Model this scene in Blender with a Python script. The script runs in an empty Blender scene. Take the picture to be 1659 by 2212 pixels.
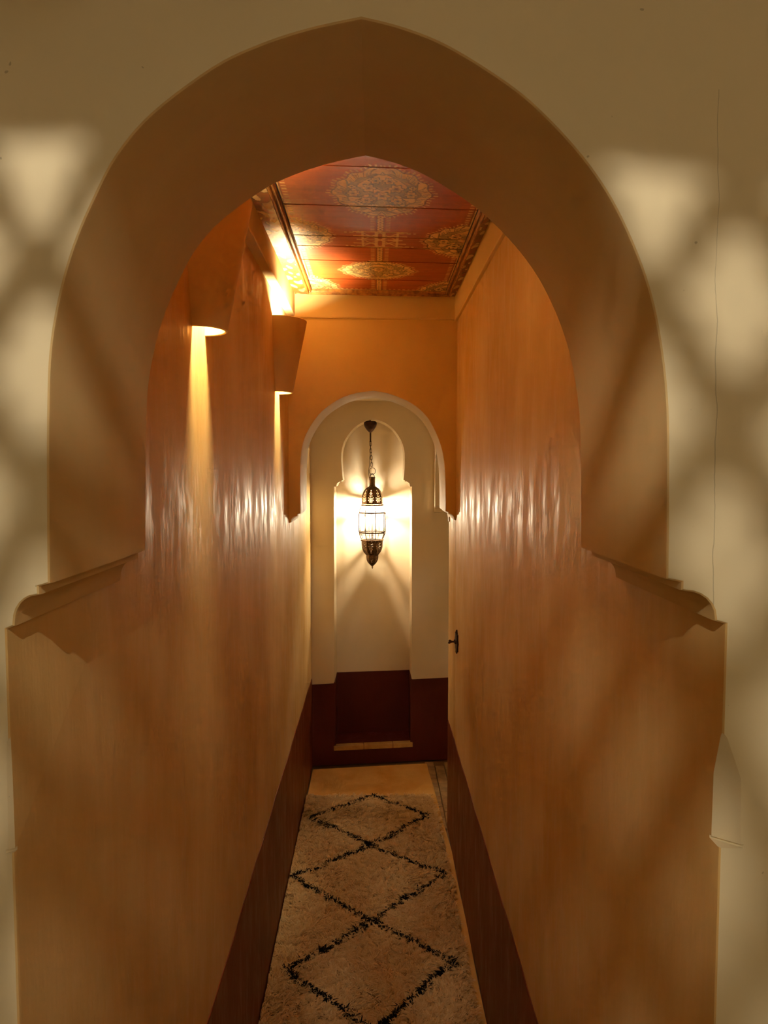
import bpy, bmesh, math, random
import numpy as np
from mathutils import Vector, Matrix
random.seed(7); rng = np.random.default_rng(7)
SC = bpy.context.scene; COL = SC.collection
PI = math.pi

# ------------------------------------------------------------------ camera, world, exposure
CAM_H = 1.70
cam = bpy.data.cameras.new('camera'); cam_o = bpy.data.objects.new('camera', cam); COL.objects.link(cam_o)
cam.sensor_fit = 'VERTICAL'; cam.sensor_height = 24.0; cam.lens = 1531.0 / 2212.0 * 24.0
cam.clip_start = 0.02
cam_o.location = (0, 0, CAM_H)
cam_o.rotation_euler = (math.radians(90 - 3.4016), 0, math.radians(-0.7671))
SC.camera = cam_o
w = bpy.data.worlds.new('night'); SC.world = w; w.use_nodes = True
w.node_tree.nodes['Background'].inputs[0].default_value = (0.02, 0.016, 0.012, 1)
w.node_tree.nodes['Background'].inputs[1].default_value = 0.1
vs = SC.view_settings
vs.view_transform = 'Standard'; vs.look = 'None'; vs.gamma = 1.0; vs.use_curve_mapping = False
vs.exposure = 0.85
SC.cycles.max_bounces = 6; SC.cycles.diffuse_bounces = 5; SC.cycles.glossy_bounces = 2
SC.cycles.use_adaptive_sampling = True; SC.cycles.adaptive_threshold = 0.10; SC.cycles.adaptive_min_samples = 16
SC.cycles.transparent_max_bounces = 8; SC.cycles.sample_clamp_indirect = 3.0
SC.cycles.use_denoising = True; SC.cycles.caustics_reflective = False; SC.cycles.caustics_refractive = False

LANTERN_POWER = 14.0; LANTERN_COL = (1.0, 0.86, 0.64)
SCONCE_POWER = 31.0;  SCONCE_COL = (1.0, 0.78, 0.42)
ROOM_POWER = 10.5;    ROOM_COL = (1.0, 0.88, 0.67)
PIERCED_POWER = 21.0; PIERCED_COL = (1.0, 0.91, 0.73)

# ------------------------------------------------------------------ helpers
def s2l(r, g, b):
    f = lambda c: (c/255/12.92) if c/255 <= .04045 else ((c/255+.055)/1.055)**2.4
    return (f(r), f(g), f(b), 1.0)

def link(name, me, mat=None, parent=None, kind=None):
    o = bpy.data.objects.new(name, me); COL.objects.link(o)
    if mat is not None and me is not None and not me.materials:
        for m in (mat if isinstance(mat, (list, tuple)) else [mat]): me.materials.append(m)
    if parent is not None: o.parent = parent
    if kind: o['kind'] = kind
    return o

def mesh_of(name, verts, faces, smooth=False):
    me = bpy.data.meshes.new(name); me.from_pydata([tuple(v) for v in verts], [], [tuple(f) for f in faces])
    me.update()
    if smooth: me.polygons.foreach_set('use_smooth', [True]*len(me.polygons))
    return me

def bm_mesh(name, bm, smooth=False, angle=None):
    bmesh.ops.recalc_face_normals(bm, faces=bm.faces)
    me = bpy.data.meshes.new(name); bm.to_mesh(me); bm.free()
    if smooth:
        me.polygons.foreach_set('use_smooth', [True]*len(me.polygons))
        if angle is not None:
            me.set_sharp_from_angle(angle=angle)
    return me

def empty(name, loc, label, cat, group=None, rz=0):
    o = bpy.data.objects.new(name, None); COL.objects.link(o)
    o.empty_display_size = .05; o.location = loc; o.rotation_euler = (0, 0, rz)
    o['label'] = label; o['category'] = cat
    if group: o['group'] = group
    return o

def box_bm(bm, x0, x1, y0, y1, z0, z1, mi=0):
    vs_ = [bm.verts.new(p) for p in ((x0,y0,z0),(x1,y0,z0),(x1,y1,z0),(x0,y1,z0),(x0,y0,z1),(x1,y0,z1),(x1,y1,z1),(x0,y1,z1))]
    for f in ((3,2,1,0),(4,5,6,7),(0,1,5,4),(1,2,6,5),(2,3,7,6),(3,0,4,7)):
        bm.faces.new([vs_[i] for i in f]).material_index = mi

def box(name, x0, x1, y0, y1, z0, z1, mat, parent=None, kind=None, bevel=0):
    bm = bmesh.new(); box_bm(bm, x0, x1, y0, y1, z0, z1)
    if bevel: bmesh.ops.bevel(bm, geom=bm.edges[:], offset=bevel, segments=2, affect='EDGES', profile=.5)
    return link(name, bm_mesh(name, bm), mat, parent, kind)

def lathe_bm(bm, prof, seg=24, cx=0, cy=0, rot=0, closed_top=False):
    rings = []
    for r, z in prof:
        if r < 1e-5: rings.append([bm.verts.new((cx, cy, z))])
        else: rings.append([bm.verts.new((cx + r*math.cos(rot+2*PI*i/seg), cy + r*math.sin(rot+2*PI*i/seg), z)) for i in range(seg)])
    for a, b in zip(rings[:-1], rings[1:]):
        for i in range(seg):
            j = (i+1) % seg
            if len(a) == 1 and len(b) == 1: continue
            if len(a) == 1: bm.faces.new((a[0], b[j], b[i]))
            elif len(b) == 1: bm.faces.new((a[i], a[j], b[0]))
            else: bm.faces.new((a[i], a[j], b[j], b[i]))

def tube_bm(bm, pts, r, seg=6, closed=False):
    pts = [Vector(p) for p in pts]; n = len(pts); rings = []
    up = Vector((0, 0, 1))
    prev = None
    for i, p in enumerate(pts):
        if closed: t = pts[(i+1) % n] - pts[i-1]
        else: t = pts[min(i+1, n-1)] - pts[max(i-1, 0)]
        t.normalize()
        a = prev - t*prev.dot(t) if prev is not None else None
        if a is None or a.length < 1e-4:
            a = t.cross(up)
            if a.length < 1e-3: a = t.cross(Vector((1, 0, 0)))
        a.normalize(); b = t.cross(a); prev = a
        rr = r[i] if isinstance(r, (list, tuple)) else r
        rings.append([bm.verts.new(p + (a*math.cos(2*PI*k/seg) + b*math.sin(2*PI*k/seg))*rr) for k in range(seg)])
    pairs = list(zip(rings[:-1], rings[1:]))
    if closed: pairs.append((rings[-1], rings[0]))
    for A, B in pairs:
        for k in range(seg): bm.faces.new((A[k], A[(k+1) % seg], B[(k+1) % seg], B[k]))
    if not closed:
        bm.faces.new(list(reversed(rings[0]))); bm.faces.new(rings[-1])

def catmull(pts, n=5):
    P = [Vector((p[0], p[1])) for p in pts]; out = []
    for i in range(len(P)-1):
        p0 = P[max(i-1, 0)]; p1 = P[i]; p2 = P[i+1]; p3 = P[min(i+2, len(P)-1)]
        for k in range(n):
            t = k/n
            out.append(tuple(.5*((2*p1) + (p2-p0)*t + (2*p0-5*p1+4*p2-p3)*t*t + (3*p1-p0-3*p2+p3)*t**3)))
    out.append(tuple(P[-1])); return out

# ------------------------------------------------------------------ materials
class NT:
    def __init__(self, name):
        self.m = bpy.data.materials.new(name); self.m.use_nodes = True
        self.t = self.m.node_tree; self.t.nodes.clear()
        self.out = self.t.nodes.new('ShaderNodeOutputMaterial')
    def n(self, typ, **kw):
        nd = self.t.nodes.new('ShaderNode'+typ)
        ins = kw.pop('ins', {})
        for k, v in kw.items(): setattr(nd, k, v)
        for k, v in ins.items():
            s = nd.inputs[k]
            if isinstance(v, bpy.types.NodeSocket): self.t.links.new(v, s)
            else: s.default_value = v
        return nd
    def math(self, op, a, b=0.0, clamp=False):
        nd = self.n('Math', operation=op, ins={0: a, 1: b}); nd.use_clamp = clamp; return nd.outputs[0]
    def mix(self, fac, a, b):
        nd = self.n('Mix', data_type='RGBA'); 
        for k, v in ((0, fac), (6, a), (7, b)):
            if isinstance(v, bpy.types.NodeSocket): self.t.links.new(v, nd.inputs[k])
            else: nd.inputs[k].default_value = v
        return nd.outputs[2]
    def noise(self, vec, scale, detail=4, rough=.55, dist=0.0):
        return self.n('TexNoise', ins={'Vector': vec, 'Scale': scale, 'Detail': detail, 'Roughness': rough, 'Distortion': dist}).outputs[0]
    def ramp(self, fac, lo, hi, a=0.0, b=1.0):
        return self.n('MapRange', ins={0: fac, 1: lo, 2: hi, 3: a, 4: b}).outputs[0]
    def obj(self): return self.n('TexCoord').outputs['Object']
    def mapped(self, vec, scale): return self.n('Mapping', ins={'Vector': vec, 'Scale': scale}).outputs[0]
    def surf(self, s): self.t.links.new(s, self.out.inputs[0]); return self.m

def plaster(name, c1, c2, streak=1.0, rough=(.32, .55), spec=.5, bump=.25, crack=False, fine=.15):
    T = NT(name); v = T.obj()
    sv = T.mapped(v, (8, 8, 1.9)); fv = T.mapped(v, (85, 85, 21))
    n1 = T.noise(sv, 1.0, 5, .6, .4); n2 = T.noise(fv, 1.0, 3, .5); n3 = T.noise(v, 2.2, 3, .5); n4 = T.noise(v, 90, 3, .6)
    f = T.math('ADD', T.math('MULTIPLY', n1, .55*streak), T.math('MULTIPLY', n3, 1-.55*streak))
    f = T.ramp(f, .36, .64)
    col = T.mix(f, c1, c2)
    if crack:
        sx = T.n('SeparateXYZ', ins={0: v})
        zn = T.n('TexNoise', noise_dimensions='1D', ins={'W': sx.outputs[2], 'Scale': 14.0, 'Detail': 6.0}).outputs[0]
        xc = T.math('ADD', T.math('MULTIPLY', zn, .007), T.math('ADD', T.math('MULTIPLY', sx.outputs[2], -.018), .360))
        d = T.math('ABSOLUTE', T.math('SUBTRACT', sx.outputs[0], xc))
        wd = T.math('MULTIPLY', T.noise(T.mapped(v, (1, 1, 12)), 1.0, 3), .0009)
        line = T.math('LESS_THAN', d, wd)
        zone = T.math('MULTIPLY', T.math('LESS_THAN', sx.outputs[2], 2.06), T.math('GREATER_THAN', sx.outputs[2], 1.50))
        yon = T.math('LESS_THAN', sx.outputs[1], .70)
        line = T.math('MULTIPLY', T.math('MULTIPLY', line, zone), yon)
        sp = T.ramp(T.noise(v, 95, 1, .4), .80, .82)
        col = T.mix(T.math('MULTIPLY', line, .32), col, s2l(70, 48, 25))
        col = T.mix(T.math('MULTIPLY', sp, .4), col, s2l(90, 62, 34))
    b = T.math('ADD', T.math('ADD', T.math('MULTIPLY', n1, .22), T.math('MULTIPLY', n2, .42)), T.math('MULTIPLY', n4, fine))
    bp = T.n('Bump', ins={'Strength': bump, 'Distance': .012, 'Height': b})
    pt = T.noise(T.mapped(v, (15, 15, 5)), 1.0, 4, .6)
    rg = T.ramp(T.math('ADD', T.math('MULTIPLY', n2, .35), T.math('MULTIPLY', pt, .65)), .34, .55, rough[0], rough[1])
    P = T.n('BsdfPrincipled', ins={'Base Color': col, 'Roughness': rg, 'Specular IOR Level': spec, 'Specular Tint': (1.0, .82, .58, 1), 'Normal': bp.outputs[0]})
    return T.surf(P.outputs[0])

def simple(name, col, rough=.5, metal=0.0, spec=.5, nscale=0, col2=None, bump=0.0, bscale=80):
    T = NT(name); v = T.obj()
    c = col
    if col2 is not None: c = T.mix(T.ramp(T.noise(v, nscale, 4), .35, .65), col, col2)
    kw = {'Base Color': c, 'Roughness': rough, 'Metallic': metal, 'Specular IOR Level': spec}
    if bump:
        kw['Normal'] = T.n('Bump', ins={'Strength': bump, 'Distance': .004, 'Height': T.noise(v, bscale, 4)}).outputs[0]
    return T.surf(T.n('BsdfPrincipled', ins=kw).outputs[0])

def emitter(name, col, strength):
    T = NT(name)
    return T.surf(T.n('Emission', ins={'Color': (*col, 1), 'Strength': strength}).outputs[0])

M_OCHRE  = plaster('ochre_tadelakt', s2l(208, 168, 102), s2l(232, 203, 148), .62, (.29, .66), .18, .11)
M_OCHRE2 = plaster('ochre_matt_plaster', s2l(216, 182, 112), s2l(226, 194, 130), .3, (.6, .8), .3, .06)
M_REVEAL = plaster('ochre_reveal_plaster', s2l(206, 172, 114), s2l(220, 190, 138), .5, (.72, .85), .2, .04)
M_CREAM  = plaster('cream_plaster', s2l(214, 199, 164), s2l(222, 207, 174), .25, (.55, .75), .3, .05, crack=True)
M_TRIM   = plaster('pale_cornice_plaster', s2l(224, 196, 134), s2l(232, 206, 150), .3, (.65, .8), .25, .04)
M_CREAM2 = plaster('cream_plaster_chamber', s2l(224, 208, 178), s2l(232, 216, 188), .3, (.5, .7), .3, .05)
M_RED    = plaster('oxblood_tadelakt', s2l(98, 40, 18), s2l(126, 62, 28), 1.0, (.30, .5), .35, .16)
M_RED_SHADED  = plaster('oxblood_tadelakt_shaded', s2l(78, 22, 16), s2l(90, 28, 20), .6, (.4, .6), .4, .1)  # same dado as the corridor, shade at the end wall put into the colour
M_SLAB   = simple('floor_screed', s2l(120, 92, 60), .7, nscale=6, col2=s2l(140, 108, 70))
M_TILE   = simple('terracotta_tile', s2l(186, 152, 106), .45, nscale=22, col2=s2l(146, 120, 84), bump=.2)
M_SILL   = simple('glazed_yellow_tile', s2l(206, 168, 96), .35, nscale=18, col2=s2l(180, 140, 76), bump=.15)
M_BRASS  = simple('aged_brass', s2l(120, 88, 50), .55, .7, nscale=70, col2=s2l(74, 50, 28), bump=.15)
M_DARKBR = simple('dark_bronze', s2l(70, 44, 26), .45, .8, nscale=60, col2=s2l(46, 28, 16))
M_CABLE  = simple('black_cable', s2l(26, 20, 16), .6)
M_WOODG  = simple('gilded_moulding', s2l(176, 122, 52), .45, nscale=50, col2=s2l(120, 74, 28), bump=.3)
M_WOODDK = simple('dark_wood_groove', s2l(42, 22, 12), .6)

# ------------------------------------------------------------------ profiles of openings (X, Z), metres
def corbel(xj, xw, zt, drop=.045):
    w_ = xw - xj; k = drop/.045
    pts = [(xj, zt), (xj+.25*w_, zt-.003*k), (xj+.25*w_, zt-.011*k)]
    for i in range(7):
        a = PI/2*i/6
        pts.append((xj + w_*(.32+.5*math.sin(a)), zt - k*(.012+.026*(1-math.cos(a)))))
    pts += [(xj+.83*w_, zt-.042*k), (xw, zt-drop)]
    return pts

XL, XR = -.360, .348
Y0, Y0B = .69, .98          # near arch wall
Y1, Y1B = 3.00, 3.28        # far arch wall
ZC = 2.43                   # corridor ceiling
DADO = .515

A1 = catmull([(-.317,1.589),(-.3155,1.662),(-.313,1.751),(-.309,1.813),(-.299,1.865),(-.284,1.913),(-.2645,1.956),(-.242,1.996),(-.208,2.034),(-.151,2.0755),(-.108,2.096),(-.062,2.111),(-.012,2.122)], 5)[:-1] + \
     catmull([(-.012,2.122),(.026,2.113),(.066,2.098),(.110,2.073),(.148,2.046),(.190,2.005),(.221,1.965),(.244,1.923),(.263,1.876),(.276,1.823),(.284,1.761),(.2865,1.684),(.288,1.592)], 5)
OPEN1 = [(XL, 0.0)] + list(reversed(corbel(-.317, XL, 1.589))) + A1[1:-1] + corbel(.288, XR, 1.592) + [(XR, 0.0)]
A2 = catmull([(-.312,1.516),(-.312,1.64),(-.310,1.729),(-.300,1.807),(-.271,1.875),(-.220,1.943),(-.143,1.997),(-.075,2.020),(-.006,2.030)], 5)[:-1] + \
     catmull([(-.006,2.030),(.063,2.018),(.158,1.978),(.228,1.914),(.276,1.817),(.296,1.729),(.302,1.62),(.303,1.523)], 5)
OPEN2 = list(reversed(corbel(-.312, XL, 1.516, .040))) + A2[1:-1] + corbel(.303, XR, 1.523, .038) + [(XR, 0.0)]

def extrude_poly(name, poly, to3, depth_vec, mats, face_mat=0, side_mat=None, bevel_idx=None, bev=.003, back_mat=None):
    """poly: list of 2D; to3 maps 2D -> Vector; extruded along depth_vec. side_mat(i) gives material index for side i."""
    bm = bmesh.new()
    bw = bm.edges.layers.float.new('bevel_weight_edge')
    F = [bm.verts.new(to3(p)) for p in poly]; dv = Vector(depth_vec)
    B = [bm.verts.new(Vector(to3(p)) + dv) for p in poly]
    f = bm.faces.new(F); f.material_index = face_mat
    g = bm.faces.new(list(reversed(B))); g.material_index = face_mat if back_mat is None else back_mat
    n = len(poly)
    for i in range(n):
        j = (i+1) % n
        s = bm.faces.new((F[j], F[i], B[i], B[j])); s.material_index = side_mat(i) if side_mat else face_mat
    if bevel_idx:
        for i in bevel_idx:
            e = bm.edges.get((F[i], F[(i+1) % n]))
            if e: e[bw] = 1.0
    bmesh.ops.recalc_face_normals(bm, faces=bm.faces)
    me = bpy.data.meshes.new(name); bm.to_mesh(me); bm.free()
    for m in mats: me.materials.append(m)
    o = link(name, me, None, None, 'structure')
    if bevel_idx:
        md = o.modifiers.new('soft_edge', 'BEVEL'); md.limit_method = 'WEIGHT'; md.width = bev; md.segments = 3
    return o

def bake(o, cutters=()):
    """apply modifiers (and boolean cuts) so only plain geometry stays in the scene"""
    for c in cutters:
        md = o.modifiers.new('cut', 'BOOLEAN'); md.operation = 'DIFFERENCE'; md.object = c; md.solver = 'EXACT'
    dg = bpy.context.evaluated_depsgraph_get(); dg.update()
    me = bpy.data.meshes.new_from_object(o.evaluated_get(dg)); old = o.data
    me.polygons.foreach_set('use_smooth', [True]*len(me.polygons)); me.set_sharp_from_angle(angle=.30)
    o.modifiers.clear(); o.data = me; bpy.data.meshes.remove(old)
    for c in cutters:
        cm = c.data; bpy.data.objects.remove(c); bpy.data.meshes.remove(cm)

# ------------------------------------------------------------------ the setting
RX, RYB, RZ = 1.55, -2.3, 2.75     # room the photograph is taken from
# near arch wall
outer = [(RX, 0.0), (RX, RZ), (-RX, RZ), (-RX, 0.0)]
poly = OPEN1 + outer; nO = len(OPEN1)
wf = extrude_poly('wall_front', poly, lambda p: Vector((p[0], Y0, p[1])), (0, Y0B-Y0, 0), [M_CREAM, M_OCHRE, M_REVEAL], 0,
                  lambda i: 0 if i >= nO-1 else (1 if i == 0 or i == nO-2 else 2), list(range(nO-1)), .004, 1)
def hull_cutter(pts):
    bm = bmesh.new()
    for p in pts: bm.verts.new(p)
    bmesh.ops.convex_hull(bm, input=bm.verts)
    return link('cutter', bm_mesh('cutter', bm))
cuts = []
for s, X, na in ((1, XR, .022), (-1, XL, .005)):
    tri = lambda z, a, b: [(X-s*.02, Y0-.02, z), (X+s*a, Y0-.0005, z), (X+s*(a+.02*a/b), Y0-.02, z), (X-s*.0005, Y0+b, z), (X-s*.02, Y0+b+.01, z)]
    cuts.append(hull_cutter(tri(1.322, na, na*.8) + tri(1.39, na*.92, na*.75) + tri(1.437, .002, .003)))
    cuts.append(hull_cutter(tri(1.3185, na+.003, na*.8+.004) + tri(1.3222, na+.003, na*.8+.004)))
bake(wf, cuts)

# corridor side walls
wl = box('wall_left', XL-.25, XL, Y0B, 4.25, 0, 2.6, M_OCHRE, None, 'structure')
wr = box('wall_right', XR, XR+.25, Y0B, Y1+.018, 0, 2.6, M_OCHRE, None, 'structure')
# far arch wall
poly2 = OPEN2 + [(1.0, 0.0), (1.0, 2.6), (XL, 2.6)]; n2 = len(OPEN2)
def side2(i):
    if i >= n2-1: return 0
    z = .5*(poly2[i][1]+poly2[(i+1) % len(poly2)][1])
    return 2 if i >= n2-2 else 1
wm = extrude_poly('wall_middle', poly2, lambda p: Vector((p[0], Y1+.05*p[0], p[1])), (0, Y1B-Y1, 0), [M_OCHRE2, M_CREAM2, M_OCHRE], 0, side2, list(range(n2-1)), .003, 1)
bake(wm)

# end wall with a tall horseshoe niche (local frame: x along wall, y depth)
ENDY, ENDA = 4.030, math.atan(.109)
NB = .19
hs = [(-.233,.110),(-.231,1.605)]
hs += [(-.220,1.605),(-.219,1.610)]
for i in range(6):
    a = PI/2*i/5; hs.append((-.217+.028*(1-math.cos(a)), 1.612+.022*math.sin(a)))
hs += [(-.187,1.640),(-.180,1.641)]
hs += catmull([(-.180,1.642),(-.187,1.70),(-.190,1.766),(-.184,1.82),(-.166,1.872),(-.115,1.936),(-.063,1.970),(-.008,1.990)], 4)[1:]
hs += catmull([(-.008,1.990),(.056,1.968),(.108,1.931),(.150,1.872),(.168,1.82),(.173,1.779),(.171,1.70),(.166,1.642)], 4)[1:]
hs += [(.173,1.641),(.173,1.637)]
for i in range(6):
    a = PI/2*(1-i/5); hs.append((.203-.028*(1-math.cos(a)), 1.612+.022*math.sin(a)))
hs += [(.204,1.605),(.215,1.605),(.217,.110)]
bm = bmesh.new()
W0, W1, WT = -.55, 1.75, 2.6
out = [bm.verts.new((x, 0, z)) for x, z in ((W0,0),(W1,0),(W1,WT),(W0,WT))]
inn = [bm.verts.new((x, 0, z)) for x, z in hs]
es = [bm.edges.new((out[i], out[(i+1) % 4])) for i in range(4)] + [bm.edges.new((inn[i], inn[(i+1) % len(inn)])) for i in range(len(inn))]
bmesh.ops.triangle_fill(bm, use_beauty=True, use_dissolve=False, edges=es, normal=(0, -1, 0))
bk = [bm.verts.new((x*.985+.109*NB, NB, z)) for x, z in hs]
for i in range(len(inn)):
    j = (i+1) % len(inn); bm.faces.new((inn[i], inn[j], bk[j], bk[i]))
bm.faces.new(bk)
ob = [bm.verts.new((x, .32, z)) for x, z in ((W0,0),(W1,0),(W1,WT),(W0,WT))]
for i in range(4):
    j = (i+1) % 4; bm.faces.new((out[j], out[i], ob[i], ob[j]))
bm.faces.new(ob)
wb = link('wall_back', bm_mesh('wall_back', bm), M_CREAM2, None, 'structure')
wb.location = (0, ENDY, 0); wb.rotation_euler = (0, 0, ENDA)

# wall with a side arch on the right of the end chamber, runs along Y
XS = .343
def corb_y(yj, yw, zt): return corbel(yj, yw, zt, .040)
SA = catmull([(3.335,1.50),(3.335,1.62),(3.345,1.72),(3.40,1.84),(3.50,1.93),(3.66,1.985)], 5)[:-1] + catmull([(3.66,1.985),(3.83,1.93),(3.94,1.84),(4.00,1.72),(4.015,1.62),(4.015,1.496)], 5)
polyS = list(reversed(corb_y(3.335, 3.285, 1.50))) + SA[1:-1] + corb_y(4.015, 4.062, 1.496) + [(4.13, 1.456), (4.13, 2.6), (3.27, 2.6), (3.27, 1.46)]
ws = extrude_poly('wall_side', polyS, lambda p: Vector((XS, p[0], p[1])), (.29, 0, 0), [M_CREAM2], 0)
box('wall_passage', 1.65, 1.75, 2.95, 4.3, 0, 2.6, M_CREAM2, None, 'structure')
box('wall_passage_near', 1.0, 1.65, 3.0, 3.28, 0, 2.6, M_CREAM2, None, 'structure')
# ceilings and room shell
box('ceiling_chamber', XL, 1.7, Y1B-.01, 4.35, 2.088, 2.16, M_CREAM2, None, 'structure')
box('ceiling_deck', XL-.2, XR+.2, Y0B-.05, Y1+.05, ZC+.022, ZC+.08, M_WOODDK, None, 'structure')
box('ceiling_room', -RX-.1, RX+.1, RYB-.1, Y0+.1, RZ-.001, RZ+.1, M_CREAM, None, 'structure')
box('wall_room_left', -RX-.1, -RX, RYB, Y0, 0, RZ, M_CREAM, None, 'structure')
box('wall_room_right', RX, RX+.1, RYB, Y0, 0, RZ, M_CREAM, None, 'structure')
box('wall_room_rear', -RX-.1, RX+.1, RYB-.1, RYB, 0, RZ, M_CREAM, None, 'structure')
floor = box('floor', -RX-.1, 1.75, RYB-.1, 4.4, -.12, -.012, M_SLAB, None, 'structure')
# small terracotta tiles, laid in running bond (only where no rug covers them)
bm = bmesh.new(); box_bm(bm, -.026, .026, -.053, .053, -.012, .0)
bmesh.ops.bevel(bm, geom=[e for e in bm.edges if all(v.co.z > -.001 for v in e.verts)], offset=.0025, segments=1, affect='EDGES')
tile_me = bm_mesh('tile', bm); tile_me.materials.append(M_TILE)
ca, sa = math.cos(ENDA), math.sin(ENDA)
for i in range(12):
    for j in range(9):
        x = .262 + i*.0555; y = 3.27 + j*.110 + (.055 if i % 2 else 0)
        if y > 4.03 + .109*x - .05 or y < 3.2: continue
        if x > XR-.03 and y < 3.34: continue
        t = link('tile', tile_me, None, floor); t.location = (x, y, random.uniform(-.0015, .001)); t.rotation_euler = (random.uniform(-.01, .01), random.uniform(-.01, .01), random.uniform(-.02, .02))

# dados
def dado(name, pts_xy, z1, th_mat, wob=.003):
    """plan polyline strip, proud of the wall, with a softly wavy rounded top"""
    bm = bmesh.new(); rows = []
    n = len(pts_xy)
    for i, (xa, ya, xb, yb) in enumerate(pts_xy):
        h = z1 + wob*math.sin(i*.9) + wob*.6*math.sin(i*2.3+1)
        prof = [(xa, ya, 0), (xb, yb, 0), (xb, yb, h-.004), (xa+(xb-xa)*.6, ya+(yb-ya)*.6, h), (xa, ya, h)]
        rows.append([bm.verts.new(p) for p in prof])
    for a, b in zip(rows[:-1], rows[1:]):
        for k in range(5): bm.faces.new((a[k], a[(k+1) % 5], b[(k+1) % 5], b[k]))
    bm.faces.new(rows[0]); bm.faces.new(list(reversed(rows[-1])))
    return link(name, bm_mesh(name, bm), th_mat, None, 'structure')
N = 40
dado('baseboard_left', [(XL, .70+i*(3.985-.70)/N, XL+.003, .70+i*(3.985-.70)/N) for i in range(N+1)], DADO, M_RED)
dado('baseboard_right', [(XR, .70+i*(Y1B-.70)/N, XR-.003, .70+i*(Y1B-.70)/N) for i in range(N+1)], DADO+.01, M_RED)
bm = bmesh.new()
P = [(-.38,0),(.95,0),(.95,.492),(.55,.490),(.217,.484),(.217,.110),(-.233,.110),(-.233,.478),(-.38,.474)]
F = [bm.verts.new((x, -.005, z)) for x, z in P]; B = [bm.verts.new((x, .02, z)) for x, z in P]
bm.faces.new(F); bm.faces.new(list(reversed(B)))
for i in range(len(P)):
    j = (i+1) % len(P); bm.faces.new((F[j], F[i], B[i], B[j]))
box_bm(bm, -.232, .216, NB-.006, NB+.02, .105, .486)
box_bm(bm, -.236, -.226, -.004, NB, .105, .484)
box_bm(bm, .209, .220, -.004, NB, .105, .486)
box_bm(bm, -.231, .214, .0, NB, .09, .112)
for v_ in bm.verts: v_.co.x += max(0.0, v_.co.y)*.109
bb = link('baseboard_back', bm_mesh('baseboard_back', bm), M_RED_SHADED, None, 'structure')
bb.location = wb.location; bb.rotation_euler = wb.rotation_euler
# glazed sill tiles along the niche edge
sill = bpy.data.objects.new('trim_1', None); COL.objects.link(sill); sill['kind'] = 'structure'
sill.location = (0, ENDY, 0); sill.rotation_euler = (0, 0, ENDA); sill.empty_display_size = .05
for x0, x1 in ((-.238, -.066), (-.064, .104), (.106, .222)):
    box('tile', x0, x1, -.014, .022, .086, .1145, M_SILL, sill, None, .003)

# plaster cornice band under the ceiling
box('trim_left', XL-.01, -.328, Y0B, Y1+.02, 2.335, ZC+.02, M_TRIM, None, 'structure', .003)
box('trim_right', .336, XR+.01, Y0B, Y1+.02, 2.322, ZC+.02, M_TRIM, None, 'structure', .003)
bm = bmesh.new(); box_bm(bm, -.334, .34, -.014, .02, 2.328, ZC+.02)
bmesh.ops.bevel(bm, geom=bm.edges[:], offset=.003, segments=2, affect='EDGES')
for v_ in bm.verts: v_.co.y += Y1 + .05*v_.co.x
link('trim_middle', bm_mesh('trim_middle', bm), M_TRIM, None, 'structure')
# ------------------------------------------------------------------ painted plank ceiling
def fade(t): return t*t*(3-2*t)
def vnoise(x, y, sx, sy, seed):
    r = np.random.default_rng(seed); G = r.random((257, 257))
    X = x*sx + 1000.3; Y = y*sy + 1000.7
    xi = np.floor(X).astype(int); yi = np.floor(Y).astype(int); fx = fade(X-xi); fy = fade(Y-yi)
    g = lambda a, b: G[a % 257, b % 257]
    return (g(xi, yi)*(1-fx)+g(xi+1, yi)*fx)*(1-fy) + (g(xi, yi+1)*(1-fx)+g(xi+1, yi+1)*fx)*fy

C_RED = np.array(s2l(192, 94, 42)[:3]); C_RED2 = np.array(s2l(162, 74, 34)[:3])
C_GOLD = np.array(s2l(246, 216, 150)[:3]); C_DARK = np.array(s2l(62, 36, 20)[:3]); C_GREY = np.array(s2l(166, 146, 98)[:3])
C_BORD = np.array(s2l(150, 96, 44)[:3])

def put(c, m, col, a=1.0):
    m = m.astype(float)[:, None]*a
    c[:] = c*(1-m) + col*m

def medallion(c, x, y, cx, cy, a, b, flowers, k=1.0):
    u = np.abs(x-cx)/a; v = (y-cy)/b
    q0 = (u**1.7 + np.abs(v)**1.7)**(1/1.7); th = np.arctan2(v, u+1e-6)
    q = q0/(1+.035*np.cos(14*th))
    ins = q < 1
    put(c, (q > 1.03) & (q < 1.13) & (np.sin(th*64) > .3), C_GOLD, .85)
    put(c, (q > 1.0) & (q < 1.03), C_DARK, .8)
    put(c, ins, C_GOLD)
    lf = np.sin(th*19 + 11*q + 1.3*np.sin(th*7))
    put(c, (q > .80) & (q < .97) & (np.abs(lf) < .28), C_DARK, .85)
    put(c, (q > .80) & (q < .92) & (lf < -.75), C_GREY, .8)
    put(c, (q > .765) & (q < .80), C_DARK, .8)
    s = np.sin(11.5*k*u + 2.6*np.sin(7.1*k*v+1.0)) + np.sin(10.3*k*v + 2.4*np.sin(8.3*k*u+.5))
    inn = q < .765
    put(c, inn & (s < .25), C_GREY)
    put(c, inn & (np.abs(s-.30) < .15), C_DARK, .9)
    put(c, inn & (np.abs(s+.95) < .10), C_GOLD, .8)
    for fu, fv, fr in flowers:
        d = np.hypot(u-fu, v-fv); ph = np.arctan2(v-fv, u-fu); rr = fr*(.85+.18*np.cos(6*ph))
        put(c, d < rr*1.25, C_DARK, .9); put(c, d < rr, C_GOLD); put(c, d < rr*.62, C_GREY, .6); put(c, d < rr*.3, C_DARK)
    return ins

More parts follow.
